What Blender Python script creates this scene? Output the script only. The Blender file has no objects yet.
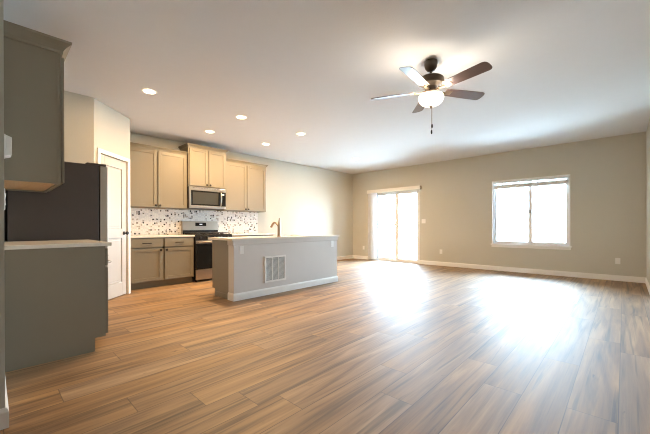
import bpy, bmesh, math, random
from mathutils import Vector, Matrix
random.seed(7)
S = bpy.context.scene
COL = S.collection
PI = math.pi

# ------------------------------------------------------------------ camera
F_PX, YAW, PITCH, ROLL, CAM_H, SHIFT = 316.86, 43.336, -0.105, -0.134, 1.038, 9.91
cam_data = bpy.data.cameras.new('camera')
cam = bpy.data.objects.new('camera', cam_data)
COL.objects.link(cam)
cam_data.sensor_width = 36
cam_data.lens = F_PX * 36 / 650
cam_data.shift_y = SHIFT / 650
cam_data.clip_start = 0.02
ya, pa, ra = map(math.radians, (YAW, PITCH, ROLL))
f0 = Vector((-math.sin(ya), math.cos(ya), 0)); r0 = Vector((math.cos(ya), math.sin(ya), 0)); u0 = Vector((0, 0, 1))
fw = f0 * math.cos(pa) + u0 * math.sin(pa); up = -f0 * math.sin(pa) + u0 * math.cos(pa)
rt = r0 * math.cos(ra) + up * math.sin(ra); up2 = -r0 * math.sin(ra) + up * math.cos(ra)
cm = Matrix.Identity(4)
for i in range(3):
    cm[i][0] = rt[i]; cm[i][1] = up2[i]; cm[i][2] = -fw[i]
cm[2][3] = CAM_H
cam.matrix_world = cm
S.camera = cam

# ------------------------------------------------------------------ view, world, lights
S.view_settings.view_transform = 'Standard'
S.view_settings.look = 'None'
S.view_settings.gamma = 1
S.view_settings.use_curve_mapping = False
S.view_settings.exposure = 0.06
S.cycles.max_bounces = 12
S.cycles.diffuse_bounces = 8
S.cycles.glossy_bounces = 6
S.cycles.transparent_max_bounces = 16
S.cycles.sample_clamp_indirect = 30
S.cycles.blur_glossy = 1.0
S.cycles.caustics_reflective = True
S.cycles.caustics_refractive = False
S.cycles.use_denoising = True
S.cycles.filter_width = 1.05

SKY = 58.0
CAN_W = 40.0
FAN_W = 19.0
WARM = (1.0, 0.64, 0.31)

world = bpy.data.worlds.new('overcast_sky')
S.world = world
world.use_nodes = True
bg = world.node_tree.nodes['Background']
bg.inputs['Color'].default_value = (0.60, 0.81, 1.0, 1)
bg.inputs['Strength'].default_value = SKY

# room measures (metres; camera stands over the origin)
XK, YF, XR, CH = -6.42, 8.115, 0.293, 2.73
WIN = (-2.245, -0.805, 0.62, 2.075)
SLD = (-5.60, -4.085, 0.0, 2.035)
HALLX, YB = -2.331, 0.054
HY = -4.0


def area_light(name, loc, sx, sy, power, color, rot=(0, 0, 0), shape='RECTANGLE', portal=False):
    l = bpy.data.lights.new(name, 'AREA')
    l.shape = shape
    l.size = sx
    if shape in ('RECTANGLE', 'ELLIPSE'):
        l.size_y = sy
    l.energy = power
    l.color = color
    if portal:
        l.cycles.is_portal = True
    o = bpy.data.objects.new(name, l)
    COL.objects.link(o)
    o.location = loc
    o.rotation_euler = rot
    return o


for nm, (a, b, c, d) in (('window_portal', WIN), ('slider_portal', SLD)):
    area_light(nm, ((a + b) / 2, YF + 0.20, (c + d) / 2), b - a, d - c, 1, (1, 1, 1), (-PI / 2, 0, 0), portal=True)



# ------------------------------------------------------------------ materials
def newmat(name):
    m = bpy.data.materials.new(name)
    m.use_nodes = True
    nt = m.node_tree
    return m, nt, nt.nodes['Principled BSDF']


def N(nt, kind, **kw):
    n = nt.nodes.new(kind)
    for k, v in kw.items():
        setattr(n, k, v)
    return n


def mat(name, col, rough=0.5, metal=0.0, noise=0.04, scale=8.0, bump=0.0, bscale=200.0, coat=0.0, spec=0.5, stretch=None):
    m, nt, p = newmat(name)
    tc = N(nt, 'ShaderNodeTexCoord')
    mp = N(nt, 'ShaderNodeMapping')
    if stretch:
        mp.inputs['Scale'].default_value = stretch
    nt.links.new(tc.outputs['Object'], mp.inputs['Vector'])
    nz = N(nt, 'ShaderNodeTexNoise')
    nz.inputs['Scale'].default_value = scale
    nz.inputs['Detail'].default_value = 3
    nt.links.new(mp.outputs['Vector'], nz.inputs['Vector'])
    mr = N(nt, 'ShaderNodeMapRange')
    mr.inputs['To Min'].default_value = 1 - noise
    mr.inputs['To Max'].default_value = 1 + noise
    nt.links.new(nz.outputs['Fac'], mr.inputs['Value'])
    mx = N(nt, 'ShaderNodeVectorMath', operation='SCALE')
    mx.inputs[0].default_value = col
    nt.links.new(mr.outputs['Result'], mx.inputs['Scale'])
    nt.links.new(mx.outputs['Vector'], p.inputs['Base Color'])
    p.inputs['Roughness'].default_value = rough
    p.inputs['Metallic'].default_value = metal
    p.inputs['Specular IOR Level'].default_value = spec
    p.inputs['Coat Weight'].default_value = coat
    if bump:
        nb = N(nt, 'ShaderNodeTexNoise')
        nb.inputs['Scale'].default_value = bscale
        nb.inputs['Detail'].default_value = 2
        nt.links.new(tc.outputs['Object'], nb.inputs['Vector'])
        bp = N(nt, 'ShaderNodeBump')
        bp.inputs['Strength'].default_value = bump
        bp.inputs['Distance'].default_value = 0.002
        nt.links.new(nb.outputs['Fac'], bp.inputs['Height'])
        nt.links.new(bp.outputs['Normal'], p.inputs['Normal'])
    return m


def emit(name, col, strength):
    m, nt, p = newmat(name)
    p.inputs['Base Color'].default_value = (0.9, 0.9, 0.88, 1)
    p.inputs['Emission Color'].default_value = (*col, 1)
    p.inputs['Emission Strength'].default_value = strength
    return m


def glass_mat(name):
    m, nt, p = newmat(name)
    out = nt.nodes['Material Output']
    tr = N(nt, 'ShaderNodeBsdfTransparent')
    tr.inputs['Color'].default_value = (0.94, 0.96, 0.96, 1)
    gl = N(nt, 'ShaderNodeBsdfGlossy')
    gl.inputs['Roughness'].default_value = 0.02
    fr = N(nt, 'ShaderNodeFresnel')
    fr.inputs['IOR'].default_value = 1.3
    mx = N(nt, 'ShaderNodeMixShader')
    nt.links.new(fr.outputs['Fac'], mx.inputs['Fac'])
    nt.links.new(tr.outputs['BSDF'], mx.inputs[1])
    nt.links.new(gl.outputs['BSDF'], mx.inputs[2])
    nt.links.new(mx.outputs['Shader'], out.inputs['Surface'])
    return m


def floor_mat():
    m, nt, p = newmat('plank_floor')
    L = nt.links.new

    def M(op, a, b=None, c=None):
        n = N(nt, 'ShaderNodeMath', operation=op)
        for i, v in enumerate((a, b, c)):
            if v is None:
                continue
            if isinstance(v, (int, float)):
                n.inputs[i].default_value = v
            else:
                L(v, n.inputs[i])
        return n.outputs[0]
    W, LEN = 0.2175, 1.55
    tc = N(nt, 'ShaderNodeTexCoord')
    sp = N(nt, 'ShaderNodeSeparateXYZ')
    L(tc.outputs['Object'], sp.inputs[0])
    X, Y = sp.outputs[0], sp.outputs[1]
    rowf = M('DIVIDE', M('MULTIPLY', M('ADD', X, 0.022), -1.0), W)     # 0 at x=-0.022, grows towards the kitchen
    row = M('FLOOR', rowf)
    fx = M('FRACT', rowf)
    # where the boards of each row end
    rows = {-1: 0.45, 0: 2.26, 1: 3.00, 2: 2.24, 3: 2.578, 4: 1.68, 5: 2.01, 6: 1.218, 7: 2.62, 8: 0.86, 9: 2.12, 10: 1.597,
            11: 0.3, 12: 1.15, 13: 0.7, 14: 1.4, 15: 0.1, 16: 0.95, 17: 0.5, 18: 1.3, 19: 0.2, 20: 1.05, 21: 0.6, 22: 1.5,
            23: 0.35, 24: 0.8, 25: 0.05, 26: 1.2, 27: 0.65, 28: 1.0}
    cr = N(nt, 'ShaderNodeValToRGB')
    cr.color_ramp.interpolation = 'CONSTANT'
    els = cr.color_ramp.elements
    while len(els) > 1:
        els.remove(els[-1])
    ks = sorted(rows)
    for i, k in enumerate(ks):
        pos = (k + 2) / 32.0 - 0.4 / 32.0
        e = els[0] if i == 0 else els.new(pos)
        e.position = pos
        v = (rows[k] % LEN) / LEN
        e.color = (v, v, v, 1)
    L(M('DIVIDE', M('ADD', row, 2.0), 32.0), cr.inputs['Fac'])
    offs = cr.outputs['Color']
    sepc = N(nt, 'ShaderNodeSeparateColor')
    L(offs, sepc.inputs[0])
    colf = M('SUBTRACT', M('DIVIDE', M('ADD', Y, 15.5), LEN), sepc.outputs[0])
    colm = M('FLOOR', colf)
    fy = M('FRACT', colf)
    idv = N(nt, 'ShaderNodeCombineXYZ')
    L(row, idv.inputs[0])
    L(colm, idv.inputs[1])
    wn = N(nt, 'ShaderNodeTexWhiteNoise', noise_dimensions='3D')
    L(idv.outputs[0], wn.inputs['Vector'])
    rnd = N(nt, 'ShaderNodeSeparateColor')
    L(wn.outputs['Color'], rnd.inputs[0])
    # grain coordinates, shifted per board
    gx = M('ADD', X, M('MULTIPLY', rnd.outputs[0], 37.0))
    gy = M('ADD', Y, M('MULTIPLY', rnd.outputs[1], 53.0))

    def grain(sx, sy, detail, rough, dist):
        c = N(nt, 'ShaderNodeCombineXYZ')
        L(M('MULTIPLY', gx, sx), c.inputs[0])
        L(M('MULTIPLY', gy, sy), c.inputs[1])
        nz = N(nt, 'ShaderNodeTexNoise')
        nz.inputs['Scale'].default_value = 1
        nz.inputs['Detail'].default_value = detail
        nz.inputs['Roughness'].default_value = rough
        nz.inputs['Distortion'].default_value = dist
        L(c.outputs[0], nz.inputs['Vector'])
        return nz.outputs['Fac']
    broad = grain(9, 0.75, 3, 0.5, 0.9)
    fine = grain(60, 2.2, 4, 0.65, 0.3)
    streak = grain(16, 0.55, 3, 0.55, 1.2)
    knots = grain(22, 9.0, 2, 0.5, 0.4)
    base = N(nt, 'ShaderNodeValToRGB')
    el = base.color_ramp.elements
    el[0].position = 0.32; el[0].color = (0.110, 0.058, 0.026, 1)
    el[1].position = 0.68; el[1].color = (0.44, 0.27, 0.120, 1)
    e = el.new(0.43); e.color = (0.215, 0.120, 0.052, 1)
    e = el.new(0.56); e.color = (0.325, 0.188, 0.080, 1)
    v = M('ADD', M('MULTIPLY', broad, 0.72), M('MULTIPLY', fine, 0.28))
    v = M('ADD', v, M('MULTIPLY', M('SUBTRACT', rnd.outputs[2], 0.5), 0.05))
    L(v, base.inputs['Fac'])
    kn = N(nt, 'ShaderNodeMapRange')
    kn.inputs['From Min'].default_value = 0.70
    kn.inputs['From Max'].default_value = 0.82
    kn.inputs['To Min'].default_value = 1.0
    kn.inputs['To Max'].default_value = 0.45
    L(knots, kn.inputs['Value'])
    # grey wash on part of the boards
    hs = N(nt, 'ShaderNodeHueSaturation')
    L(base.outputs['Color'], hs.inputs['Color'])
    sat = N(nt, 'ShaderNodeMapRange')
    sat.inputs['To Min'].default_value = 0.85
    sat.inputs['To Max'].default_value = 1.05
    L(rnd.outputs[0], sat.inputs['Value'])
    L(sat.outputs['Result'], hs.inputs['Saturation'])
    st = N(nt, 'ShaderNodeMapRange', interpolation_type='SMOOTHSTEP')
    st.inputs['From Min'].default_value = 0.52
    st.inputs['From Max'].default_value = 0.70
    st.inputs['To Min'].default_value = 1.0
    st.inputs['To Max'].default_value = 0.48
    L(streak, st.inputs['Value'])
    L(M('MULTIPLY', kn.outputs['Result'], st.outputs['Result']), hs.inputs['Value'])
    # seams
    ex = M('MULTIPLY', M('MINIMUM', fx, M('SUBTRACT', 1.0, fx)), W)
    ey = M('MULTIPLY', M('MINIMUM', fy, M('SUBTRACT', 1.0, fy)), LEN)
    ed = M('MINIMUM', ex, ey)
    sm = N(nt, 'ShaderNodeMapRange')
    sm.inputs['From Min'].default_value = 0.0012
    sm.inputs['From Max'].default_value = 0.0032
    sm.inputs['To Min'].default_value = 0.42
    sm.inputs['To Max'].default_value = 1.0
    L(ed, sm.inputs['Value'])
    vm = N(nt, 'ShaderNodeVectorMath', operation='SCALE')
    L(hs.outputs['Color'], vm.inputs[0])
    L(sm.outputs['Result'], vm.inputs['Scale'])
    L(vm.outputs['Vector'], p.inputs['Base Color'])
    rg = N(nt, 'ShaderNodeMapRange')
    rg.inputs['To Min'].default_value = 0.50
    rg.inputs['To Max'].default_value = 0.62
    L(fine, rg.inputs['Value'])
    L(rg.outputs['Result'], p.inputs['Roughness'])
    p.inputs['Specular IOR Level'].default_value = 0.8
    # brushed along the boards: highlights spread across them
    p.inputs['Anisotropic'].default_value = 0.4
    tg = N(nt, 'ShaderNodeCombineXYZ')
    tg.inputs[0].default_value = 1.0
    L(tg.outputs[0], p.inputs['Tangent'])
    hgt = M('ADD', M('MULTIPLY', sm.outputs['Result'], 1.0), M('MULTIPLY', fine, 0.5))
    bp = N(nt, 'ShaderNodeBump')
    bp.inputs['Strength'].default_value = 0.25
    bp.inputs['Distance'].default_value = 0.001
    L(hgt, bp.inputs['Height'])
    L(bp.outputs['Normal'], p.inputs['Normal'])
    return m


def mosaic_mat():
    m, nt, p = newmat('chip_mosaic')
    L = nt.links.new
    tc = N(nt, 'ShaderNodeTexCoord')
    sp = N(nt, 'ShaderNodeSeparateXYZ')
    L(tc.outputs['Object'], sp.inputs[0])
    cb = N(nt, 'ShaderNodeCombineXYZ')
    L(sp.outputs[1], cb.inputs[0])
    L(sp.outputs[2], cb.inputs[1])
    vo = N(nt, 'ShaderNodeTexVoronoi', voronoi_dimensions='2D', feature='F1')
    vo.inputs['Scale'].default_value = 30
    vo.inputs['Randomness'].default_value = 0.55
    L(cb.outputs[0], vo.inputs['Vector'])
    sc = N(nt, 'ShaderNodeSeparateColor')
    L(vo.outputs['Color'], sc.inputs[0])
    cr = N(nt, 'ShaderNodeValToRGB')
    cr.color_ramp.interpolation = 'CONSTANT'
    el = cr.color_ramp.elements
    el[0].position = 0; el[0].color = (0.03, 0.03, 0.035, 1)
    el[1].position = 0.075; el[1].color = (0.16, 0.14, 0.13, 1)
    e = el.new(0.13); e.color = (0.40, 0.36, 0.32, 1)
    e = el.new(0.21); e.color = (0.78, 0.77, 0.74, 1)
    e = el.new(0.70); e.color = (0.66, 0.66, 0.66, 1)
    L(sc.outputs[0], cr.inputs['Fac'])
    vd = N(nt, 'ShaderNodeTexVoronoi', voronoi_dimensions='2D', feature='DISTANCE_TO_EDGE')
    vd.inputs['Scale'].default_value = 30
    vd.inputs['Randomness'].default_value = 0.55
    L(cb.outputs[0], vd.inputs['Vector'])
    gt = N(nt, 'ShaderNodeMath', operation='GREATER_THAN')
    gt.inputs[1].default_value = 0.10
    L(vd.outputs['Distance'], gt.inputs[0])
    mx = N(nt, 'ShaderNodeMix', data_type='RGBA')
    mx.inputs[6].default_value = (0.72, 0.70, 0.67, 1)
    L(gt.outputs[0], mx.inputs[0])
    L(cr.outputs['Color'], mx.inputs[7])
    L(mx.outputs[2], p.inputs['Base Color'])
    p.inputs['Roughness'].default_value = 0.22
    bp = N(nt, 'ShaderNodeBump')
    bp.inputs['Strength'].default_value = 0.4
    bp.inputs['Distance'].default_value = 0.001
    L(gt.outputs[0], bp.inputs['Height'])
    L(bp.outputs['Normal'], p.inputs['Normal'])
    return m


ISLEP = mat('island_grey_paint', (0.62, 0.60, 0.575), 0.7, bump=0.2, bscale=90, noise=0.015)
WALL = mat('wall_paint', (0.545, 0.53, 0.465), 0.75, bump=0.25, bscale=90, noise=0.015)
CEIL = mat('ceiling_paint', (0.71, 0.71, 0.72), 0.85, bump=0.5, bscale=60, noise=0.015)
TRIM = mat('white_trim_paint', (0.80, 0.79, 0.76), 0.35, noise=0.01)
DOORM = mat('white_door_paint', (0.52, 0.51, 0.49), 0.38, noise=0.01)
CAB = mat('greige_cabinet_paint', (0.222, 0.198, 0.150), 0.42, noise=0.03, scale=3)
CABIN = mat('raw_birch_panel', (0.42, 0.27, 0.14), 0.6, noise=0.15, scale=4, stretch=(1, 12, 1))
QUARTZ = mat('pale_quartz', (0.72, 0.69, 0.63), 0.22, noise=0.05, scale=60)
STEEL = mat('brushed_stainless', (0.46, 0.42, 0.37), 0.30, 1.0, noise=0.05, scale=20, stretch=(1, 1, 40))
DSTEEL = mat('dark_appliance_side', (0.060, 0.050, 0.046), 0.5, 0.0, noise=0.04)
BLACK = mat('black_enamel', (0.012, 0.012, 0.013), 0.25, noise=0.03)
BGLASS = mat('black_glass', (0.010, 0.011, 0.012), 0.12, noise=0.02, spec=0.25)
MWGLASS = mat('grey_oven_glass', (0.050, 0.052, 0.048), 0.35, noise=0.05, spec=0.15)
IRON = mat('cast_iron', (0.020, 0.020, 0.020), 0.55, noise=0.1, scale=60)
BRONZE = mat('dark_bronze_metal', (0.022, 0.018, 0.015), 0.40, 0.3, noise=0.05)
FANMET = mat('oil_rubbed_bronze', (0.085, 0.066, 0.050), 0.38, 0.6, noise=0.05)
NICKEL = mat('warm_brushed_nickel', (0.36, 0.27, 0.19), 0.32, 1.0, noise=0.04, scale=30)
BLADE = mat('walnut_blade', (0.115, 0.070, 0.060), 0.34, noise=0.25, scale=10, stretch=(1, 14, 1), coat=0.3)
PLASTIC = mat('white_plastic', (0.78, 0.78, 0.76), 0.35, noise=0.01)
VINYL = mat('white_vinyl', (0.80, 0.81, 0.82), 0.35, noise=0.01)
GREYV = mat('grey_sash_stile', (0.30, 0.31, 0.32), 0.4, noise=0.02)
BLIND = mat('white_blind_slat', (0.76, 0.78, 0.80), 0.45, noise=0.02)
VALANCE = mat('cream_valance', (0.78, 0.75, 0.68), 0.45, noise=0.02)
DARK = mat('vent_dark_inside', (0.10, 0.10, 0.11), 0.8, noise=0.05)
CONC = mat('patio_concrete', (0.60, 0.59, 0.57), 0.85, noise=0.12, scale=5, bump=0.3)
BOUNCE_GROUND = mat('pale_bounce_ground', (0.56, 0.57, 0.57), 0.95, noise=0.15, scale=12)  # invented pale ground colour, bounces extra cool daylight up to the ceiling
FENCEM = mat('pale_vinyl_fence', (0.70, 0.71, 0.72), 0.6, noise=0.04)
GLASS = glass_mat('clear_pane')
LENS = emit('lit_downlight_lens', (1.0, 0.80, 0.55), 14.0)
BOWL = emit('lit_frosted_bowl', (1.0, 0.86, 0.68), 2.6)
DISPLAY = emit('blue_clock_display', (0.35, 0.55, 1.0), 0.35)
FLOOR = floor_mat()
MOSAIC = mosaic_mat()


# ------------------------------------------------------------------ mesh helpers
class MB:
    def __init__(self):
        self.bm = bmesh.new()

    def box(self, x0, x1, y0, y1, z0, z1):
        vs = [self.bm.verts.new((x, y, z)) for x in (x0, x1) for y in (y0, y1) for z in (z0, z1)]
        for f in ((0, 1, 3, 2), (4, 6, 7, 5), (0, 4, 5, 1), (2, 3, 7, 6), (0, 2, 6, 4), (1, 5, 7, 3)):
            self.bm.faces.new([vs[i] for i in f])
        return self

    def prism(self, poly, axis, a, b):
        """poly: 2D outline; axis: 'x','y' or 'z' along which it is extruded from a to b"""
        def P(u, v, t):
            return {'x': (t, u, v), 'y': (u, t, v), 'z': (u, v, t)}[axis]
        A = [self.bm.verts.new(P(u, v, a)) for u, v in poly]
        B = [self.bm.verts.new(P(u, v, b)) for u, v in poly]
        self.bm.faces.new(A[::-1]); self.bm.faces.new(B)
        n = len(poly)
        for i in range(n):
            self.bm.faces.new((A[i], A[(i + 1) % n], B[(i + 1) % n], B[i]))
        return self

    def lathe(self, prof, c=(0, 0, 0), seg=28, axis='z', cap=True):
        rings = []
        for r, h in prof:
            ring = []
            for k in range(seg):
                t = 2 * PI * k / seg
                x, y = r * math.cos(t), r * math.sin(t)
                p = {'z': (x, y, h), 'y': (x, h, y), 'x': (h, x, y)}[axis]
                ring.append(self.bm.verts.new((p[0] + c[0], p[1] + c[1], p[2] + c[2])))
            rings.append(ring)
        for A, B in zip(rings, rings[1:]):
            for k in range(seg):
                self.bm.faces.new((A[k], A[(k + 1) % seg], B[(k + 1) % seg], B[k]))
        if cap:
            self.bm.faces.new(rings[0][::-1]); self.bm.faces.new(rings[-1])
        return self

    def tube(self, pts, r, seg=12):
        pts = [Vector(p) for p in pts]
        rad = r if isinstance(r, (list, tuple)) else [r] * len(pts)
        rings = []
        ref = None
        for i, p in enumerate(pts):
            d = (pts[min(i + 1, len(pts) - 1)] - pts[max(i - 1, 0)]).normalized()
            if ref is None:
                ref = d.orthogonal().normalized()
            ref = (ref - d * ref.dot(d)).normalized()
            b = d.cross(ref)
            rings.append([self.bm.verts.new(p + (ref * math.cos(2 * PI * k / seg) + b * math.sin(2 * PI * k / seg)) * rad[i]) for k in range(seg)])
        for A, B in zip(rings, rings[1:]):
            for k in range(seg):
                self.bm.faces.new((A[k], A[(k + 1) % seg], B[(k + 1) % seg], B[k]))
        self.bm.faces.new(rings[0][::-1]); self.bm.faces.new(rings[-1])
        return self

    def sweep(self, path, prof):
        """closed profile (out, z) swept along an open 2D path with mitred corners; 'out' is to the right of travel"""
        P = [Vector(p) for p in path]
        rings = []
        for i, p in enumerate(P):
            def nrm(a, b):
                d = (b - a).normalized()
                return Vector((d.y, -d.x))
            if i == 0:
                n = nrm(P[0], P[1])
            elif i == len(P) - 1:
                n = nrm(P[-2], P[-1])
            else:
                n1, n2 = nrm(P[i - 1], P[i]), nrm(P[i], P[i + 1])
                n = (n1 + n2) / (1 + n1.dot(n2))
            rings.append([self.bm.verts.new((p.x + n.x * o, p.y + n.y * o, z)) for o, z in prof])
        m = len(prof)
        for A, B in zip(rings, rings[1:]):
            for k in range(m):
                self.bm.faces.new((A[k], A[(k + 1) % m], B[(k + 1) % m], B[k]))
        self.bm.faces.new(rings[0][::-1]); self.bm.faces.new(rings[-1])
        return self

    def build(self, name, material, parent=None, bevel=0.0, smooth=False, seg=2):
        bmesh.ops.recalc_face_normals(self.bm, faces=self.bm.faces[:])
        me = bpy.data.meshes.new(name)
        self.bm.to_mesh(me)
        self.bm.free()
        me.materials.append(material)
        if smooth:
            for p in me.polygons:
                p.use_smooth = True
            me.set_sharp_from_angle(angle=math.radians(40))
        o = bpy.data.objects.new(name, me)
        COL.objects.link(o)
        if parent:
            o.parent = parent
        if bevel:
            b = o.modifiers.new('bevel', 'BEVEL')
            b.width = bevel
            b.segments = seg
            b.limit_method = 'ANGLE'
        return o


def tag(o, label, cat, group=None):
    o['label'] = label
    o['category'] = cat
    if group:
        o['group'] = group
    return o


def struct(o):
    o['kind'] = 'structure'
    return o


def thing(name, loc, label, cat, rz=0.0, group=None):
    o = bpy.data.objects.new(name, None)
    COL.objects.link(o)
    o.location = loc
    o.rotation_euler = (0, 0, rz)
    o.empty_display_size = 0.1
    return tag(o, label, cat, group)


def copy_tree(o, parent=None):
    c = o.copy()
    COL.objects.link(c)
    if parent:
        c.parent = parent
    for ch in list(o.children):
        copy_tree(ch, c)
    return c


# ------------------------------------------------------------------ the room shell
T = 0.15
struct(MB().box(XK - T, XR + T, HY - T, YF + T, -0.12, 0).build('floor', FLOOR))
struct(MB().box(XK - T, XR + T, HY - T, YF + T, CH, CH + 0.12).build('ceiling', CEIL))
a, b, c, d = SLD
e, f, g, h = WIN
w = MB()
w.box(XK - T, a, YF, YF + T, 0, CH).box(a, b, YF, YF + T, d, CH).box(b, e, YF, YF + T, 0, CH)
w.box(e, f, YF, YF + T, 0, g).box(e, f, YF, YF + T, h, CH).box(f, XR + T, YF, YF + T, 0, CH)
struct(w.build('wall_back', WALL))
struct(MB().box(XK - T, XK, YB, YF, 0, CH).build('wall_left', WALL))
struct(MB().box(XR, XR + T, HY, YF, 0, CH).build('wall_right', WALL))
# kitchen's near wall turns into the hallway wall
struct(MB().prism([(XK, YB), (XK, YB - 0.13), (HALLX - 0.13, YB - 0.13), (HALLX - 0.13, HY), (HALLX, HY), (HALLX, YB)], 'z', 0, CH).build('wall_hallway', WALL))
struct(MB().box(HALLX - 0.13, XR, HY - T, HY, 0, CH).build('wall_front', WALL))

# corner pantry: short wall, diagonal wall with a door, return to the kitchen wall
PA, PB = Vector((-5.047, 0.945)), Vector((-5.63, 1.52))
PD = (PB - PA).normalized()          # along the diagonal
PN = Vector((PD.y, -PD.x))            # out of the diagonal into the kitchen
if PN.x < 0:
    PN = -PN
PL = (PB - PA).length
DIAG_RZ = math.atan2(PD.y, PD.x)
pw = 0.11
m = MB()
m.box(PA.x - pw, PA.x, YB, PA.y, 0, CH)


def diag_box(mb, s0, s1, n0, n1, z0, z1):
    pts = [PA + PD * s + PN * n for s, n in ((s0, n0), (s1, n0), (s1, n1), (s0, n1))]
    mb.prism([(p.x, p.y) for p in pts], 'z', z0, z1)


DS0, DS1, DH = 0.112, 0.738, 2.035
diag_box(m, 0, DS0, -pw, 0, 0, CH)
diag_box(m, DS1, PL, -pw, 0, 0, CH)
diag_box(m, DS0, DS1, -pw, 0, DH, CH)
m.box(XK, PB.x, PB.y - pw, PB.y, 0, CH)
struct(m.build('wall_pantry', WALL))
m = MB()
diag_box(m, DS0 - 0.057, DS0, 0, 0.016, 0, DH + 0.057)
diag_box(m, DS1, DS1 + 0.057, 0, 0.016, 0, DH + 0.057)
diag_box(m, DS0, DS1, 0, 0.016, DH, DH + 0.057)
diag_box(m, DS0, DS0 + 0.006, -0.10, 0, 0, DH)
diag_box(m, DS1 - 0.006, DS1, -0.10, 0, 0, DH)
struct(m.build('trim_1', TRIM, bevel=0.004))


def panel_door(w_, h_, t_):
    """slab with two raised panels, front towards +Y, origin at bottom centre"""
    mb = MB()
    hw = w_ / 2
    st = 0.105
    zs = [(0.20, 0.86), (1.0, h_ - 0.13)]
    mb.box(-hw, -hw + st, -t_, 0, 0, h_).box(hw - st, hw, -t_, 0, 0, h_)
    mb.box(-hw + st, hw - st, -t_, 0, 0, zs[0][0]).box(-hw + st, hw - st, -t_, 0, zs[0][1], zs[1][0]).box(-hw + st, hw - st, -t_, 0, zs[1][1], h_)
    for z0, z1 in zs:
        mb.box(-hw + st, hw - st, -t_ + 0.008, -0.012, z0, z1)
        mb.box(-hw + st + 0.035, hw - st - 0.035, -t_ + 0.004, -0.004, z0 + 0.035, z1 - 0.035)
    return mb


# local +X along the diagonal seen from the kitchen runs PB -> PA when +Y is PN
droot = bpy.data.objects.new('door_1', None)
COL.objects.link(droot)
mid = PA + PD * ((DS0 + DS1) / 2) - PN * 0.012
droot.location = (mid.x, mid.y, 0.012)
droot.rotation_euler = (0, 0, math.atan2(PN.y, PN.x) - PI / 2)
struct(droot)
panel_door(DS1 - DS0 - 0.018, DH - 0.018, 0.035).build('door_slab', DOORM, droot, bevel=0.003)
kn = MB().lathe([(0.028, 0), (0.028, 0.006), (0.010, 0.010), (0.010, 0.034), (0.022, 0.040), (0.027, 0.052), (0.022, 0.064), (0.006, 0.068)], axis='y', seg=20)
k = kn.build('door_knob', BRONZE, droot, smooth=True)
k.location = (-(DS1 - DS0) / 2 + 0.07, 0.0, 0.93)

# baseboards
BBP = [(0, 0), (0.014, 0), (0.014, 0.082), (0.009, 0.096), (0.004, 0.104), (0, 0.104)]


def base(name, path):
    return struct(MB().sweep(path, BBP).build(name, TRIM))


base('baseboard_back', [(SLD[1] + 0.005, YF), (XR, YF)])
base('baseboard_back', [(XK, YF), (SLD[0] - 0.005, YF)])
base('baseboard_left', [(XK, 4.46), (XK, YF)])
base('baseboard_right', [(XR, YF), (XR, HY)])
base('baseboard_hallway', [(HALLX, HY), (HALLX, YB), (-3.200, YB)])

# ------------------------------------------------------------------ window
wr = struct(bpy.data.objects.new('window_1', None)); COL.objects.link(wr)
wx0, wx1, wz0, wz1 = WIN
wy = YF + 0.045
fr = MB()
FRW = 0.022
fr.box(wx0, wx0 + FRW, wy, wy + 0.08, wz0, wz1).box(wx1 - FRW, wx1, wy, wy + 0.08, wz0, wz1)
fr.box(wx0 + FRW, wx1 - FRW, wy, wy + 0.08, wz0, wz0 + FRW).box(wx0 + FRW, wx1 - FRW, wy, wy + 0.08, wz1 - FRW, wz1)
fr.build('window_frame', VINYL, wr, bevel=0.003)
mxw = -1.505
for i, (s0, s1, yy) in enumerate(((wx0 + FRW, mxw + 0.005, wy + 0.042), (mxw - 0.005, wx1 - FRW, wy + 0.012))):
    z0, z1 = wz0 + FRW, wz1 - FRW
    sw = 0.045
    sb = MB().box(s0, s0 + sw, yy, yy + 0.026, z0, z1).box(s1 - sw, s1, yy, yy + 0.026, z0, z1)
    sb.box(s0 + sw, s1 - sw, yy, yy + 0.026, z0, z0 + sw).box(s0 + sw, s1 - sw, yy, yy + 0.026, z1 - sw, z1)
    so = sb.build('sash', VINYL, wr, bevel=0.002)
    MB().box(s0 + sw, s1 - sw, yy + 0.010, yy + 0.016, z0 + sw, z1 - sw).build('pane', GLASS, so)
MB().box(mxw - 0.014, mxw + 0.014, wy - 0.004, wy + 0.012, 1.32, 1.39).build('sash_lock', GREYV, wr, bevel=0.003)
sl = MB().box(wx0 - 0.035, wx1 + 0.035, YF - 0.035, YF + 0.045, wz0 - 0.022, wz0)
sl.box(wx0 - 0.02, wx1 + 0.02, YF - 0.014, YF, wz0 - 0.075, wz0 - 0.022)
sl.build('window_sill', TRIM, wr, bevel=0.003)
# white painted reveal around the opening
rv = MB().box(wx0 - 0.012, wx0 + 0.004, YF - 0.008, YF + 0.045, wz0, wz1 + 0.012).box(wx1 - 0.004, wx1 + 0.012, YF - 0.008, YF + 0.045, wz0, wz1 + 0.012)
rv.box(wx0 - 0.012, wx1 + 0.012, YF - 0.008, YF + 0.045, wz1 - 0.004, wz1 + 0.012)
rv.build('window_reveal', TRIM, wr)

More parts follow.
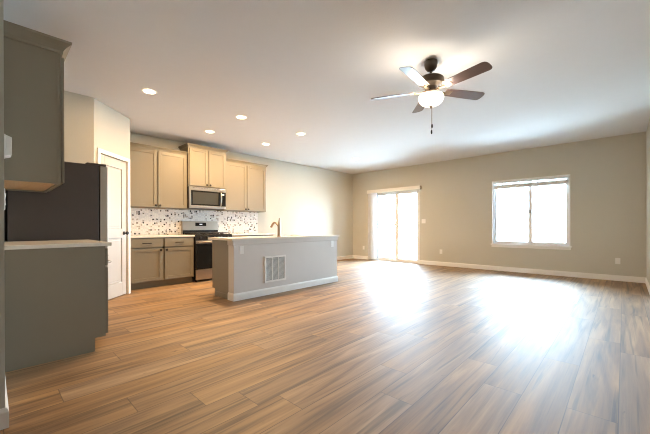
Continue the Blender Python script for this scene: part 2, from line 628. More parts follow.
# raised horizontal blind in the window
bl = thing('window_blind', ((wx0 + wx1) / 2, YF + 0.018, wz1 - 0.006), 'white horizontal blind pulled up to the top of the wide back wall window', 'blind')
hw = (wx1 - wx0) / 2 - 0.012
MB().box(-hw, hw, -0.022, 0.022, -0.048, 0).build('headrail', BLIND, bl, bevel=0.003)
for i in range(15):
    zz = -0.080 - i * 0.0052
    s_ = MB().prism([(-0.024, zz), (0, zz + 0.0015), (0.024, zz), (0.024, zz - 0.0040), (0, zz - 0.0028), (-0.024, zz - 0.0040)], 'x', -hw + 0.003, hw - 0.003)
    s_.build('slat', BLIND, bl)
MB().box(-hw + 0.002, hw - 0.002, -0.024, 0.024, -0.174, -0.158).build('bottom_rail', BLIND, bl, bevel=0.002)
for xx in (-hw * 0.72, -hw * 0.24, hw * 0.24, hw * 0.72):
    MB().box(xx - 0.008, xx + 0.008, -0.0255, 0.0255, -0.158, -0.048).build('ladder_tape', BLIND, bl)
MB().tube([(hw - 0.07, -0.028, -0.02), (hw - 0.07, -0.03, -0.62)], 0.0025, 6).build('tilt_wand', PLASTIC, bl)

# ------------------------------------------------------------------ sliding glass door
sx0, sx1, _, sz1 = SLD
sr = struct(bpy.data.objects.new('door_2', None)); COL.objects.link(sr)
sy = YF + 0.03
FW = 0.03
sf = MB().box(sx0, sx0 + FW, sy, sy + 0.11, 0, sz1).box(sx1 - FW, sx1, sy, sy + 0.11, 0, sz1)
sf.box(sx0 + FW, sx1 - FW, sy, sy + 0.11, sz1 - FW, sz1).box(sx0 + FW, sx1 - FW, sy, sy + 0.11, 0, 0.045)
sf.build('door_frame', VINYL, sr, bevel=0.003)
mxs = -4.838
for s0, s1, yy in ((sx0 + FW, mxs + 0.015, sy + 0.060), (mxs - 0.015, sx1 - FW, sy + 0.020)):
    sw = 0.075
    z0, z1 = 0.045, sz1 - FW
    sb = MB().box(s0, s0 + sw, yy, yy + 0.034, z0, z1).box(s1 - sw, s1, yy, yy + 0.034, z0, z1)
    sb.box(s0 + sw, s1 - sw, yy, yy + 0.034, z0, z0 + 0.05).box(s0 + sw, s1 - sw, yy, yy + 0.034, z1 - 0.04, z1)
    so = sb.build('door_sash', VINYL, sr, bevel=0.002)
    MB().box(s0 + sw, s1 - sw, yy + 0.012, yy + 0.020, z0 + 0.05, z1 - 0.04).build('pane', GLASS, so)
# insect screen frame with its mid rail outside the left leaf
sc_ = MB().box(sx0 + FW, sx0 + FW + 0.03, sy + 0.098, sy + 0.108, 0.05, sz1 - FW).box(mxs - 0.03, mxs, sy + 0.098, sy + 0.108, 0.05, sz1 - FW)
sc_.box(sx0 + FW + 0.03, mxs - 0.03, sy + 0.098, sy + 0.108, 1.068, 1.125)
sc_.box(sx0 + FW + 0.03, mxs - 0.03, sy + 0.098, sy + 0.108, 0.05, 0.08)
sc_.build('screen_frame', GREYV, sr)
hd = MB().tube([(sx1 - FW - 0.022, sy + 0.020, 0.93), (sx1 - FW - 0.022, sy - 0.030, 0.95), (sx1 - FW - 0.022, sy - 0.038, 1.03), (sx1 - FW - 0.022, sy - 0.030, 1.11), (sx1 - FW - 0.022, sy + 0.020, 1.13)], 0.010, 8)
hd.build('door_handle', PLASTIC, sr, smooth=True)
MB().box(mxs + 0.055, mxs + 0.085, sy + 0.008, sy + 0.022, 0.985, 1.045).build('latch', GREYV, sr, bevel=0.002)

vb = thing('vertical_blind', (sx0, YF, 2.04), 'white vertical blind with cream valance, vanes gathered left of the glass door', 'blind')
vx0, vx1 = -5.775 - sx0, -4.025 - sx0
MB().box(vx0, vx1, -0.11, -0.098, 0.0, 0.10).box(vx0, vx0 + 0.012, -0.098, 0, 0.0, 0.10).box(vx1 - 0.012, vx1, -0.098, 0, 0.0, 0.10).box(vx0, vx1, -0.098, 0, 0.088, 0.10).build('valance', VALANCE, vb, bevel=0.002)
MB().box(vx0 + 0.02, vx1 - 0.02, -0.070, -0.030, 0.048, 0.085).build('track', BLIND, vb)
for i in range(13):
    xx = -0.125 + i * 0.0195
    an = math.radians(62 + random.uniform(-7, 7))
    dx, dy = 0.044 * math.cos(an), 0.044 * math.sin(an)
    nx, ny = -math.sin(an) * 0.001, math.cos(an) * 0.001
    poly = [(xx - dx + nx, -0.053 - dy + ny), (xx + nx * 4, -0.053 + ny * 4), (xx + dx + nx, -0.053 + dy + ny), (xx + dx - nx, -0.053 + dy - ny), (xx - nx * -2, -0.053 - ny * -2), (xx - dx - nx, -0.053 - dy - ny)]
    MB().prism(poly, 'z', -2.015, 0.05).build('vane', BLIND, vb)
MB().tube([(vx1 - 0.05, -0.09, 0.0), (vx1 - 0.05, -0.095, -0.9)], 0.004, 6).build('cord', PLASTIC, vb)

# ------------------------------------------------------------------ outside
struct(MB().prism([(-30, YF + T), (XR + T, YF + T), (XR + T, -10), (30, -10), (30, YF + 40), (-30, YF + 40)], 'z', -0.22, -0.14).build('ground', BOUNCE_GROUND))
struct(MB().box(-7.5, -1.0, YF + T, YF + 3.2, -0.14, -0.05).build('patio', CONC))


# ------------------------------------------------------------------ cabinet helpers (local frame: back at y=0, front towards +Y)
def shaker(x0, x1, y, z0, z1, rail=0.055, t=0.019):
    mb = MB()
    mb.box(x0, x0 + rail, y, y + t, z0, z1).box(x1 - rail, x1, y, y + t, z0, z1)
    mb.box(x0 + rail, x1 - rail, y, y + t, z0, z0 + rail).box(x0 + rail, x1 - rail, y, y + t, z1 - rail, z1)
    mb.box(x0 + rail, x1 - rail, y + 0.002, y + t - 0.009, z0 + rail, z1 - rail)
    return mb


def knob(parent, x, y, z):
    mb = MB().lathe([(0.007, 0), (0.007, 0.012), (0.017, 0.017), (0.020, 0.023), (0.015, 0.029), (0.004, 0.031)], axis='y', seg=14)
    o = mb.build('knob', BRONZE, parent, smooth=True)
    o.location = (x, y, z)


def bar_pull(parent, x, y, z, L=0.13):
    mb = MB().tube([(x - L / 2, y, z), (x - L / 2, y + 0.026, z), (x - L / 2 + 0.01, y + 0.030, z), (x + L / 2 - 0.01, y + 0.030, z), (x + L / 2, y + 0.026, z), (x + L / 2, y, z)], 0.0075, 8)
    mb.build('pull', BRONZE, parent, smooth=True)


CROWN = [(0.0, 0.0), (0.010, 0.0), (0.012, 0.020), (0.020, 0.034), (0.034, 0.052), (0.052, 0.070), (0.060, 0.076), (0.060, 0.092), (0.0, 0.092)]


def crown(parent, w_, d_, z0, left=True, right=True, s=1.0, back=0.0):
    hw_ = w_ / 2
    # travelling so that 'out' (right of travel) points away from the cabinet: -x side, front, +x side
    path = []
    if left:
        path.append((-hw_, back))
    path += [(-hw_, d_), (hw_, d_)]
    if right:
        path.append((hw_, back))
    path = path[::-1]
    # reversed travel puts the outside on the right
    mb = MB().sweep(path, [(o * s, z0 + z * s) for o, z in CROWN])
    return mb.build('crown_moulding', CAB, parent)


def upper(name, root_loc, rz, w_, d_, z0, z1, label, group, cl, cr_, s=1.0, rail=0.055):
    t = thing(name, (root_loc[0], root_loc[1], z0), label, 'cabinet', rz, group)
    hw_ = w_ / 2
    H = z1 - z0
    body = MB()
    body.box(-hw_, -hw_ + 0.018, 0, d_, 0, H).box(hw_ - 0.018, hw_, 0, d_, 0, H)
    body.box(-hw_ + 0.018, hw_ - 0.018, 0, d_, H - 0.018, H).box(-hw_ + 0.018, hw_ - 0.018, 0, 0.01, 0.02, H - 0.018)
    body.box(-hw_ + 0.018, hw_ - 0.018, d_ - 0.019, d_, 0, 0.03).box(-hw_ + 0.018, hw_ - 0.018, d_ - 0.019, d_, H - 0.04, H - 0.018)
    body.box(-0.02, 0.02, d_ - 0.019, d_, 0.03, H - 0.04)
    body.build('carcass', CAB, t)
    MB().box(hw_, hw_ + 0.004, d_ - 0.022, d_, 0.001, H - 0.02).build('end_stile', CAB, t)
    MB().box(-hw_ + 0.018, hw_ - 0.018, 0.01, d_ - 0.019, 0.012, 0.026).build('bottom_panel', CABIN, t)
    for sgn in (-1, 1):
        x0, x1 = (-hw_ + 0.016, -0.012) if sgn < 0 else (0.012, hw_ - 0.016)
        do = shaker(x0, x1, d_ + 0.005, 0.012, H - 0.03, rail).build('door', CAB, t, bevel=0.0015)
        knob(do, -0.008 - rail / 2 if sgn < 0 else 0.008 + rail / 2, d_ + 0.020, 0.012 + rail * 0.6)
    if s:
        crown(t, w_, d_ + 0.004, H - 0.012, cl, cr_, s)
    return t


def lower(name, root_loc, rz, w_, d_, h_, label, group, left_end=True, right_end=True, front=True):
    t = thing(name, root_loc, label, 'cabinet', rz, group)
    hw_ = w_ / 2
    body = MB()
    tk = 0.075
    side = [(0, 0), (d_ - tk, 0), (d_ - tk, 0.11), (d_, 0.11), (d_, h_), (0, h_)]
    body.prism(side, 'x', -hw_, -hw_ + 0.018).prism(side, 'x', hw_ - 0.018, hw_)
    body.box(-hw_ + 0.018, hw_ - 0.018, 0, d_ - tk - 0.02, 0.10, 0.118).box(-hw_ + 0.018, hw_ - 0.018, 0, 0.012, 0.118, h_)
    body.box(-hw_ + 0.018, hw_ - 0.018, d_ - 0.019, d_, 0.11, 0.15).box(-hw_ + 0.018, hw_ - 0.018, d_ - 0.019, d_, h_ - 0.03, h_)
    body.box(-hw_ + 0.018, hw_ - 0.018, d_ - 0.019, d_, h_ - 0.19, h_ - 0.155).box(-0.02, 0.02, d_ - 0.019, d_, 0.15, h_ - 0.03)
    body.box(-hw_ + 0.018, -hw_ + 0.04, d_ - 0.019, d_, 0.15, h_ - 0.03).box(hw_ - 0.04, hw_ - 0.018, d_ - 0.019, d_, 0.15, h_ - 0.03)
    body.build('carcass', CAB, t)
    MB().box(-hw_ + 0.018, hw_ - 0.018, d_ - tk - 0.018, d_ - tk, 0, 0.11).build('toe_kick', CAB, t)
    for sgn in (-1, 1):
        x0, x1 = (-hw_ + 0.022, -0.018) if sgn < 0 else (0.018, hw_ - 0.022)
        do = shaker(x0, x1, d_ + 0.005, 0.125, h_ - 0.185).build('door', CAB, t, bevel=0.0015)
        knob(do, x1 - 0.03 if sgn < 0 else x0 + 0.03, d_ + 0.020, h_ - 0.185 - 0.03)
        dr = MB().box(x0, x1, d_ + 0.005, d_ + 0.024, h_ - 0.165, h_ - 0.022).build('drawer_front', CAB, t, bevel=0.003)
        bar_pull(dr, (x0 + x1) / 2, d_ + 0.023, h_ - 0.093)
    return t


RK = -PI / 2       # kitchen wall fronts face +X
# ------------------------------------------------------------------ kitchen wall run
g_up = 'greige wall cabinets on the kitchen wall'
upper('wall_cabinet', (XK + 0.002, 2.070, 0), RK, 1.07, 0.33, 1.375, 2.420, 'tan two-door wall cabinet between the pantry wall and the microwave', g_up, False, False, s=0.62)
upper('wall_cabinet', (XK + 0.002, 3.9125, 0), RK, 1.055, 0.33, 1.375, 2.420, 'tan two-door wall cabinet right of the microwave, end of the run', g_up, True, False, s=0.62)
upper('wall_cabinet', (XK + 0.002, 2.995, 0), RK, 0.776, 0.39, 1.815, 2.575, 'short raised two-door cabinet above the microwave', g_up, True, True, s=0.62)
HK = 0.855
g_lo = 'greige base cabinets on the kitchen wall'
lower('base_cabinet', (XK + 0.002, 2.070, 0), RK, 1.07, 0.61, HK, 'tan base cabinet with two drawers over two doors left of the range', g_lo)
lower('base_cabinet', (XK + 0.002, 3.9125, 0), RK, 1.055, 0.61, HK, 'tan base cabinet right of the range, mostly hidden behind the island', g_lo)
tag(MB().box(XK + 0.002, XK + 0.645, 1.523, 2.610, HK, HK + 0.028).build('countertop', QUARTZ, bevel=0.003), 'pale quartz countertop left of the range below the speckled tiles', 'countertop', 'kitchen wall countertops')
tag(MB().box(XK + 0.002, XK + 0.645, 3.380, 4.465, HK, HK + 0.028).build('countertop', QUARTZ, bevel=0.003), 'pale quartz countertop right of the range behind the island', 'countertop', 'kitchen wall countertops')
tag(MB().box(XK + 0.001, XK + 0.011, 1.523, 4.435, HK + 0.028, 1.375).build('backsplash', MOSAIC), 'white backsplash with scattered dark chips behind the range', 'backsplash')

# ------------------------------------------------------------------ microwave
mw = thing('microwave', (XK + 0.012, 2.995, 1.395), 'stainless over-the-range microwave with dark glass door above the range', 'microwave', RK)
MB().box(-0.378, 0.378, 0, 0.365, 0, 0.415).build('case', DSTEEL, mw, bevel=0.003)
fb = MB()
fb.box(-0.380, 0.380, 0.366, 0.392, 0, 0.055).box(-0.380, 0.380, 0.366, 0.392, 0.345, 0.415)
fb.box(0.345, 0.380, 0.366, 0.392, 0.055, 0.345)
fb.build('face_trim', STEEL, mw, bevel=0.003)
dg = MB().box(-0.250, 0.345, 0.366, 0.390, 0.055, 0.345).build('door_glass', BGLASS, mw, bevel=0.002)
MB().box(-0.215, 0.310, 0.3902, 0.3912, 0.085, 0.315).build('window_screen', MWGLASS, dg)
kp = MB().box(-0.380, -0.250, 0.366, 0.390, 0.055, 0.345).build('control_panel', BGLASS, mw, bevel=0.002)
MB().box(-0.345, -0.300, 0.3905, 0.3915, 0.285, 0.305).build('display', DISPLAY, kp)
hp = [(-0.262, 0.388, 0.060), (-0.262, 0.412, 0.085), (-0.262, 0.424, 0.150), (-0.262, 0.428, 0.205), (-0.262, 0.424, 0.260), (-0.262, 0.412, 0.325), (-0.262, 0.388, 0.348)]
MB().tube(hp, 0.014, 10).build('handle', STEEL, mw, smooth=True)
vg = MB()
for i in range(12):
    vg.box(-0.33 + i * 0.055, -0.29 + i * 0.055, 0.3925, 0.3935, 0.392, 0.398)
vg.build('vent_grille', DARK, mw)

# ------------------------------------------------------------------ range
rg = thing('range', (XK + 0.012, 2.995, 0), 'stainless and black freestanding gas range under the microwave', 'range', RK)
RD, RH = 0.615, 0.875
MB().box(-0.377, 0.377, 0.02, RD, 0.06, RH).build('body', BLACK, rg, bevel=0.003)
for sx in (-0.33, 0.33):
    for sy_ in (0.08, 0.55):
        o = MB().lathe([(0.022, 0), (0.022, 0.01), (0.014, 0.012), (0.014, 0.06)], seg=12).build('leg', BLACK, rg)
        o.location = (sx, sy_, 0)
bgd = MB().prism([(0.0, RH + 0.002), (0.070, RH + 0.002), (0.070, RH + 0.102), (0.055, RH + 0.275), (0.0, RH + 0.275)], 'x', -0.379, 0.379).build('backguard', STEEL, rg, bevel=0.004)
MB().box(-0.372, 0.372, 0.0705, 0.073, RH + 0.004, RH + 0.092).build('vent_strip', BLACK, bgd)
pn = MB().prism([(0.0592, RH + 0.175), (0.0672, RH + 0.175), (0.0612, RH + 0.245), (0.0532, RH + 0.245)], 'x', -0.115, 0.115).build('control_display', BGLASS, bgd)
MB().prism([(0.0660, RH + 0.2), (0.0672, RH + 0.2), (0.0657, RH + 0.22), (0.0645, RH + 0.22)], 'x', -0.03, 0.03).build('clock', DISPLAY, pn)
MB().box(-0.378, 0.378, 0.074, RD + 0.022, RH, RH + 0.012).build('cooktop', BLACK, rg, bevel=0.004)
for gx in (-0.245, 0.0, 0.245):
    gr = MB()
    z = RH + 0.045
    hwx = 0.112
    for yy in (0.11, 0.34, 0.57):
        gr.box(gx - hwx, gx + hwx, yy - 0.006, yy + 0.006, z - 0.012, z)
    for xx in (-hwx, 0, hwx):
        gr.box(gx + xx - 0.006, gx + xx + 0.006, 0.11, 0.57, z - 0.012, z)
    for xx in (-hwx, hwx):
        for yy in (0.12, 0.56):
            gr.box(gx + xx - 0.008, gx + xx + 0.008, yy - 0.008, yy + 0.008, RH + 0.012, z - 0.012)
    gr.build('burner_grate', IRON, rg, bevel=0.002)
for bx in (-0.245, 0.245):
    for by in (0.22, 0.47):
        MB().lathe([(0.05, RH + 0.012), (0.05, RH + 0.020), (0.034, RH + 0.022), (0.034, RH + 0.030), (0.01, RH + 0.032)], c=(bx, by, 0), seg=18).build('burner', IRON, rg, smooth=True)
cp = MB().prism([(RD + 0.001, 0.79), (RD + 0.035, 0.79), (RD + 0.022, RH - 0.001), (RD + 0.001, RH - 0.001)], 'x', -0.377, 0.377).build('control_panel', BLACK, rg, bevel=0.002)
for i in range(5):
    o = MB().lathe([(0.020, 0), (0.020, 0.014), (0.016, 0.028), (0.004, 0.030)], axis='y', seg=16).build('burner_knob', IRON, cp, smooth=True)
    o.location = (-0.28 + i * 0.14, RD + 0.028, 0.833)
od = MB().box(-0.375, 0.375, RD + 0.001, RD + 0.038, 0.245, 0.785).build('oven_door', BLACK, rg, bevel=0.004)
MB().box(-0.355, 0.355, RD + 0.0385, RD + 0.041, 0.26, 0.70).build('oven_window', BGLASS, od)
MB().box(-0.374, 0.374, RD + 0.0385, RD + 0.0415, 0.722, 0.778).build('door_band', STEEL, od)
MB().tube([(-0.33, RD + 0.038, 0.745), (-0.33, RD + 0.075, 0.748), (-0.30, RD + 0.082, 0.748), (0.30, RD + 0.082, 0.748), (0.33, RD + 0.075, 0.748), (0.33, RD + 0.038, 0.745)], 0.012, 10).build('oven_handle', STEEL, od, smooth=True)
MB().box(-0.375, 0.375, RD + 0.001, RD + 0.036, 0.045, 0.235).build('warming_drawer', STEEL, rg, bevel=0.004)

# ------------------------------------------------------------------ near run: base cabinet, worktop, wall cabinet, refrigerator
CX0, CX1 = -4.120, -3.210
g_n = 'greige cabinets beside the refrigerator'
lower('base_cabinet', ((CX0 + CX1) / 2, YB + 0.002, 0), 0, CX1 - CX0, 0.622, 0.875, 'dark grey-green base cabinet end panel at the left, in shade beside the refrigerator', g_n)
tag(MB().box(CX0, CX1 + 0.012, YB + 0.001, 0.722, 0.875, 0.905).build('countertop', QUARTZ, bevel=0.003), 'pale quartz countertop on the near left cabinet against the refrigerator', 'countertop')
upper('wall_cabinet', ((CX0 + CX1) / 2, YB + 0.001, 0), 0, CX1 - CX0, 0.332, 1.375, 2.405, 'dark shaded wall cabinet at the upper left near the camera', g_n, False, True, s=1.0)

fg = thing('refrigerator', (-4.585, YB + 0.062, 0), 'dark-sided refrigerator with stainless doors beside the near left cabinet', 'refrigerator')
FWd = 0.445
MB().box(-FWd, FWd, 0, 0.70, 0.03, 1.705).build('body', DSTEEL, fg, bevel=0.004)
for s0, s1 in ((-FWd + 0.001, -0.003), (0.003, FWd - 0.001)):
    o = MB().box(s0, s1, 0.712, 0.785, 0.72, 1.700).build('door', STEEL, fg, bevel=0.008)
    xx = -0.05 if s1 < 0.1 else 0.05
    MB().tube([(xx, 0.785, 0.86), (xx, 0.835, 0.88), (xx, 0.840, 1.2), (xx, 0.835, 1.56), (xx, 0.785, 1.58)], 0.012, 10).build('door_handle', STEEL, o, smooth=True)
fz = MB().box(-FWd + 0.001, FWd - 0.001, 0.712, 0.785, 0.06, 0.710).build('freezer_drawer', STEEL, fg, bevel=0.008)
MB().tube([(-0.33, 0.785, 0.64), (-0.31, 0.835, 0.64), (0.31, 0.835, 0.64), (0.33, 0.785, 0.64)], 0.012, 10).build('door_handle', STEEL, fz, smooth=True)
for xx in (-0.37, 0.37):
    MB().box(xx - 0.05, xx + 0.05, 0.60, 0.775, 1.705, 1.728).build('hinge_cover', DSTEEL, fg, bevel=0.005)
MB().box(-FWd + 0.02, FWd - 0.02, 0.02, 0.70, 0.0, 0.03).build('base_rail', BLACK, fg)

# ------------------------------------------------------------------ island
IX, IY0, IY1, IT = -3.925, 2.315, 4.515, 0.872       # face plane of the half wall, its ends, top height
isl = thing('kitchen_island', (IX - 0.3, (IY0 + IY1) / 2, 0), 'kitchen island with grey half wall, white baseboard and pale countertop', 'kitchen island')
ox, oy = IX - 0.3, (IY0 + IY1) / 2
hl = (IY1 - IY0) / 2
MB().box(0.3 - 0.014 - 0.145, 0.3 - 0.014, -hl + 0.014, hl - 0.014, 0, IT - 0.030).build('half_wall', ISLEP, isl)
pt = [(0.3 - 0.16, -hl + 0.014), (0.3 - 0.014, -hl + 0.014), (0.3 - 0.014, hl - 0.014), (0.3 - 0.16, hl - 0.014)]
MB().sweep(pt, BBP).build('baseboard', TRIM, isl)
AP = [(0, IT - 0.098), (0.010, IT - 0.098), (0.014, IT - 0.088), (0.014, IT - 0.030), (0, IT - 0.030)]
MB().sweep(pt, AP).build('apron_trim', ISLEP, isl)
# cabinet boxes behind the half wall, fronts towards the range
cx0 = -0.345
cab = MB()
side = [(cx0 + 0.075, 0), (0.14, 0), (0.14, IT - 0.03), (cx0, IT - 0.03), (cx0, 0.11), (cx0 + 0.075, 0.11)]
cab.prism([(x, z) for x, z in side], 'y', -hl + 0.02, -hl + 0.04)
cab.prism([(x, z) for x, z in side], 'y', hl - 0.04, hl - 0.02)
cab.box(cx0, cx0 + 0.019, -hl + 0.04, hl - 0.04, 0.11, IT - 0.03)
cab.build('cabinet_carcass', CAB, isl)
MB().box(cx0 + 0.075, cx0 + 0.093, -hl + 0.04, hl - 0.04, 0, 0.11).box(cx0 + 0.09, 0.125, -hl + 0.012, -hl + 0.02, 0.0, 0.07).build('toe_kick', CAB, isl)
n = 4
wd = (2 * hl - 0.06) / n
for i in range(n):
    y0 = -hl + 0.03 + i * wd
    dm = MB()
    r_ = 0.055
    a0, a1, z0, z1 = y0 + 0.008, y0 + wd - 0.008, 0.125, IT - 0.20
    xf, xb = cx0 - 0.020, cx0 - 0.001
    dm.box(xf, xb, a0, a0 + r_, z0, z1).box(xf, xb, a1 - r_, a1, z0, z1).box(xf, xb, a0 + r_, a1 - r_, z0, z0 + r_).box(xf, xb, a0 + r_, a1 - r_, z1 - r_, z1)
    dm.box(xf + 0.009, xb, a0 + r_, a1 - r_, z0 + r_, z1 - r_)
    dm.build('door', CAB, isl)
    MB().box(xf, xb, a0, a1, IT - 0.185, IT - 0.045).build('drawer_front', CAB, isl, bevel=0.003)
# countertop with a sink cut-out
sk = (3.20 - oy, 3.86 - oy, -0.30, 0.06)     # y0,y1,x0,x1
ct = MB()
tx0, tx1, ty0, ty1 = -0.375, 0.32, -hl - 0.035, hl + 0.025
ct.box(tx0, tx1, ty0, sk[0], IT - 0.030, IT).box(tx0, tx1, sk[1], ty1, IT - 0.030, IT)
ct.box(tx0, sk[2], sk[0], sk[1], IT - 0.030, IT).box(sk[3], tx1, sk[0], sk[1], IT - 0.030, IT)
ct.build('countertop', QUARTZ, isl)
sb = MB()
zb = IT - 0.22
sb.box(sk[2] - 0.01, sk[3] + 0.01, sk[0] - 0.01, sk[1] + 0.01, zb, zb + 0.004)
for bx in ((sk[2] - 0.012, sk[2] - 0.004, sk[0] - 0.01, sk[1] + 0.01), (sk[3] + 0.004, sk[3] + 0.012, sk[0] - 0.01, sk[1] + 0.01), (sk[2] - 0.01, sk[3] + 0.01, sk[0] - 0.012, sk[0] - 0.004), (sk[2] - 0.01, sk[3] + 0.01, sk[1] + 0.004, sk[1] + 0.012)):
    sb.box(*bx, zb, IT - 0.031)
sb.build('sink_basin', STEEL, isl)

# faucet
fa = thing('faucet', (-4.13, 3.275, IT), 'brushed nickel gooseneck faucet on the kitchen island countertop', 'faucet')
MB().lathe([(0.032, 0), (0.032, 0.008), (0.026, 0.014), (0.024, 0.16), (0.025, 0.20), (0.018, 0.222)], seg=20).build('body', NICKEL, fa, smooth=True)
arc = [(0, 0, 0.150), (-0.035, 0.0, 0.192), (-0.080, 0.0, 0.226), (-0.120, 0.0, 0.232), (-0.155, 0.0, 0.216), (-0.185, 0.0, 0.188), (-0.208, 0.0, 0.155)]
MB().tube(arc, [0.017, 0.016, 0.015, 0.015, 0.017, 0.020, 0.021], 14).build('spout', NICKEL, fa, smooth=True)
MB().tube([(0, 0, 0.212), (0.004, 0.0, 0.25), (0.010, 0.0, 0.305)], [0.015, 0.012, 0.008], 10).build('lever', NICKEL, fa, smooth=True)

# return-air grille on the island's long face
GY0, GY1, GZ0, GZ1 = 2.838, 3.250, 0.190, 0.585
gx = IX - 0.014
gt = thing('return_air_grille', (gx, (GY0 + GY1) / 2, GZ0), 'white square return air grille low on the grey island side', 'vent')
gw, gh = (GY1 - GY0) / 2, GZ1 - GZ0
MB().box(0.0005, 0.002, -gw + 0.01, gw - 0.01, 0.01, gh - 0.01).build('dark_backing', DARK, gt)
gf = MB()
b_ = 0.028
gf.box(0.002, 0.014, -gw, -gw + b_, 0, gh).box(0.002, 0.014, gw - b_, gw, 0, gh)
gf.box(0.002, 0.014, -gw + b_, gw - b_, 0, b_).box(0.002, 0.014, -gw + b_, gw - b_, gh - b_, gh)
iw = (2 * gw - 2 * b_) / 3
for k_ in (1, 2):
    yy = -gw + b_ + iw * k_
    gf.box(0.002, 0.014, yy - 0.008, yy + 0.008, b_, gh - b_)
gf.build('frame', TRIM, gt)
lv = MB()
for k_ in range(24):
    zz = b_ + 0.008 + k_ * (gh - 2 * b_ - 0.010) / 24
    lv.prism([(0.0025, zz + 0.0065), (0.012, zz), (0.012, zz + 0.0012), (0.0025, zz + 0.0077)], 'y', -gw + b_, gw - b_)
lv.build('louvre', TRIM, gt)


# ------------------------------------------------------------------ outlets and switches (local: plate in XZ, face towards -Y)
def outlet(loc, rz, label, name='wall_outlet', cat='outlet', group='white outlet plates on the walls', toggles=0, w_=0.072, h_=0.116):
    t = thing(name, loc, label, cat, rz, group)
    MB().box(-w_ / 2, w_ / 2, -0.006, 0, -h_ / 2, h_ / 2).build('plate', PLASTIC, t, bevel=0.003)
    if toggles:
        for i in range(toggles):
            xx = (i - (toggles - 1) / 2) * 0.046
            MB().prism([(-0.006, -0.032), (-0.009, -0.032), (-0.007, 0.0), (-0.011, 0.032), (-0.006, 0.032)], 'x', xx - 0.016, xx + 0.016).build('rocker', TRIM, t)
    else:
        for zz in (-0.021, 0.021):
            MB().lathe([(0.0165, -0.0085), (0.0165, -0.006)], c=(0, 0, zz), axis='y', seg=18).build('socket', TRIM, t)
    return t


outlet((-5.979, YF, 0.360), 0, 'white outlet low on the back wall left of the vertical blind')
outlet((-3.484, YF, 0.367), 0, 'white outlet low on the back wall between glass door and window')
outlet((-0.085, YF, 0.372), 0, 'white outlet low on the back wall right of the window')
outlet((-3.965, YF, 1.170), 0, 'white light switch on the back wall beside the glass door', 'light_switch', 'light switch', None, 2, 0.116, 0.116)
outlet((gx, 2.450, 0.705), PI / 2, 'white outlet on the island side near its left end', group='white outlet plates on the island')
outlet((gx, 4.365, 0.712), PI / 2, 'white outlet on the island side near its far right end', group='white outlet plates on the island')
outlet((-2.47, YB, 1.19), PI, 'white switch plate between wall cabinet and countertop at the far left edge', 'switch_plate', 'light switch', None, 1)
th = thing('thermostat', (-2.42, YB, 1.47), 'small white wall thermostat beside the upper left cabinet', 'thermostat', PI)
MB().box(-0.055, 0.055, -0.006, 0, -0.058, 0.058).build('back_plate', PLASTIC, th, bevel=0.002)
MB().prism([(-0.006, -0.056), (-0.030, -0.046), (-0.030, 0.046), (-0.006, 0.056)], 'x', -0.050, 0.050).build('cover', PLASTIC, th, bevel=0.002)

# ------------------------------------------------------------------ recessed downlights
cans = [(-4.312, 1.378, 'recessed ceiling light nearest the pantry corner, leftmost in the ceiling'),
        (-4.303, 2.680, 'recessed ceiling light over the near end of the island'),
        (-4.295, 3.913, 'recessed ceiling light over the far half of the island'),
        (-5.360, 2.698, 'recessed ceiling light in front of the raised cabinet over the range'),
        (-5.343, 3.901, 'recessed ceiling light in front of the right wall cabinet'),
        (-4.888, 6.319, 'lone recessed ceiling light near the far left room corner')]


def downlight(x, y, label, power=1.0):
    t = thing('recessed_light', (x, y, CH), label, 'ceiling light', 0, 'recessed lights in the ceiling')
    MB().lathe([(0.066, -0.001), (0.066, -0.004), (0.074, -0.006), (0.086, -0.004), (0.090, -0.001)], seg=32, cap=False).build('trim_ring', TRIM, t, smooth=True)
    MB().lathe([(0.001, -0.013), (0.030, -0.012), (0.055, -0.009), (0.066, -0.005), (0.066, -0.001), (0.001, -0.001)], seg=32).build('lens', LENS, t)
    l = area_light('downlight_lamp', (0, 0, -0.016), 0.12, 0.12, CAN_W * power, WARM, shape='DISK')
    l.parent = t
    return t


for i, (x, y, lb) in enumerate(cans):
    downlight(x, y, lb, 0.36 if i == 0 else 1.0)

# ------------------------------------------------------------------ ceiling fan
FX, FY = -1.443, 3.121
fan = thing('ceiling_fan', (FX, FY, CH), 'dark bronze five-blade ceiling fan with a lit frosted bowl light', 'ceiling fan')
MB().lathe([(0.064, 0), (0.065, -0.035), (0.058, -0.068), (0.042, -0.092), (0.024, -0.104), (0.018, -0.108)], seg=28).build('canopy', FANMET, fan, smooth=True)
MB().lathe([(0.0125, -0.10), (0.0125, -0.165)], seg=14).build('downrod', FANMET, fan, smooth=True)
MB().lathe([(0.022, -0.148), (0.060, -0.153), (0.105, -0.166), (0.126, -0.184), (0.129, -0.222), (0.118, -0.244), (0.085, -0.256), (0.062, -0.266), (0.060, -0.318)], seg=32).build('motor_housing', FANMET, fan, smooth=True)
MB().lathe([(0.060, -0.3185), (0.085, -0.322), (0.088, -0.335), (0.045, -0.338)], seg=32).build('light_fitter', NICKEL, fan, smooth=True)
bowlp = [(0.085, -0.337), (0.108, -0.346), (0.122, -0.362), (0.124, -0.385), (0.112, -0.415), (0.086, -0.440), (0.048, -0.456), (0.012, -0.461)]
MB().lathe(bowlp, seg=36).build('light_bowl', BOWL, fan, smooth=True)
MB().lathe([(0.018, -0.460), (0.018, -0.466), (0.008, -0.476), (0.003, -0.486)], seg=14).build('finial', NICKEL, fan, smooth=True)
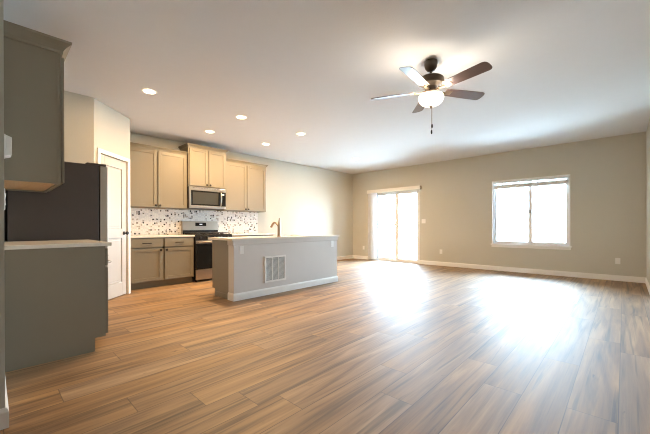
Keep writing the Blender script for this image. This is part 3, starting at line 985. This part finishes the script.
# the lamp inside the fitter: light also goes up past the bowl's rim
for kx in range(3):
    tt = 2 * PI * kx / 3
    l = bpy.data.lights.new('fan_bulb', 'POINT')
    l.energy = FAN_W / 3
    l.color = (1.0, 0.86, 0.68)
    l.shadow_soft_size = 0.03
    lo = bpy.data.objects.new('fan_bulb', l)
    COL.objects.link(lo)
    lo.parent = fan
    lo.location = (0.155 * math.cos(tt), 0.155 * math.sin(tt), -0.352)

BZ = -0.298
outl = []
for x_, y_ in [(0.165, 0.048), (0.175, 0.053), (0.40, 0.062), (0.585, 0.066), (0.605, 0.060), (0.618, 0.045), (0.624, 0.020), (0.624, -0.020), (0.618, -0.045), (0.605, -0.060), (0.585, -0.066), (0.40, -0.062), (0.175, -0.053), (0.165, -0.048)]:
    outl.append((x_, y_))
PITCHB = math.radians(-13)
me_src = None
for k_ in range(5):
    ang = math.radians(58 + 72 * k_)
    if k_ == 0:
        bo = MB().prism(outl, 'z', -0.003, 0.003).build('blade', BLADE, fan, bevel=0.001)
        ir = MB().tube([(0.055, 0, 0.0), (0.10, 0, -0.012), (0.15, 0.0, -0.012), (0.17, 0, -0.008)], [0.011, 0.009, 0.011, 0.012], 8)
        ir.box(0.160, 0.235, -0.030, 0.030, -0.0075, -0.0035)
        ir.lathe([(0.006, -0.0115), (0.006, -0.0075)], c=(0.205, 0.016, 0), seg=8)
        ir.lathe([(0.006, -0.0115), (0.006, -0.0075)], c=(0.205, -0.016, 0), seg=8)
        ib = ir.build('blade_iron', NICKEL, bo, smooth=True)
        first = bo
    else:
        bo = first.copy(); COL.objects.link(bo); bo.parent = fan
        ib2 = first.children[0].copy(); COL.objects.link(ib2); ib2.parent = bo
    bo.location = (0, 0, BZ)
    bo.rotation_euler = (Matrix.Rotation(ang, 3, 'Z') @ Matrix.Rotation(PITCHB, 3, 'X')).to_euler()
for dx_, zz in ((0.006, -0.725), (0.011, -0.665)):
    ch = MB().tube([(dx_, 0.0, -0.45), (dx_, 0.0, zz + 0.02)], 0.0016, 6).build('pull_chain', NICKEL, fan)
    MB().lathe([(0.003, zz + 0.022), (0.008, zz + 0.012), (0.009, zz - 0.012), (0.004, zz - 0.022)], c=(dx_, 0, 0), seg=10).build('chain_fob', BRONZE, ch, smooth=True)
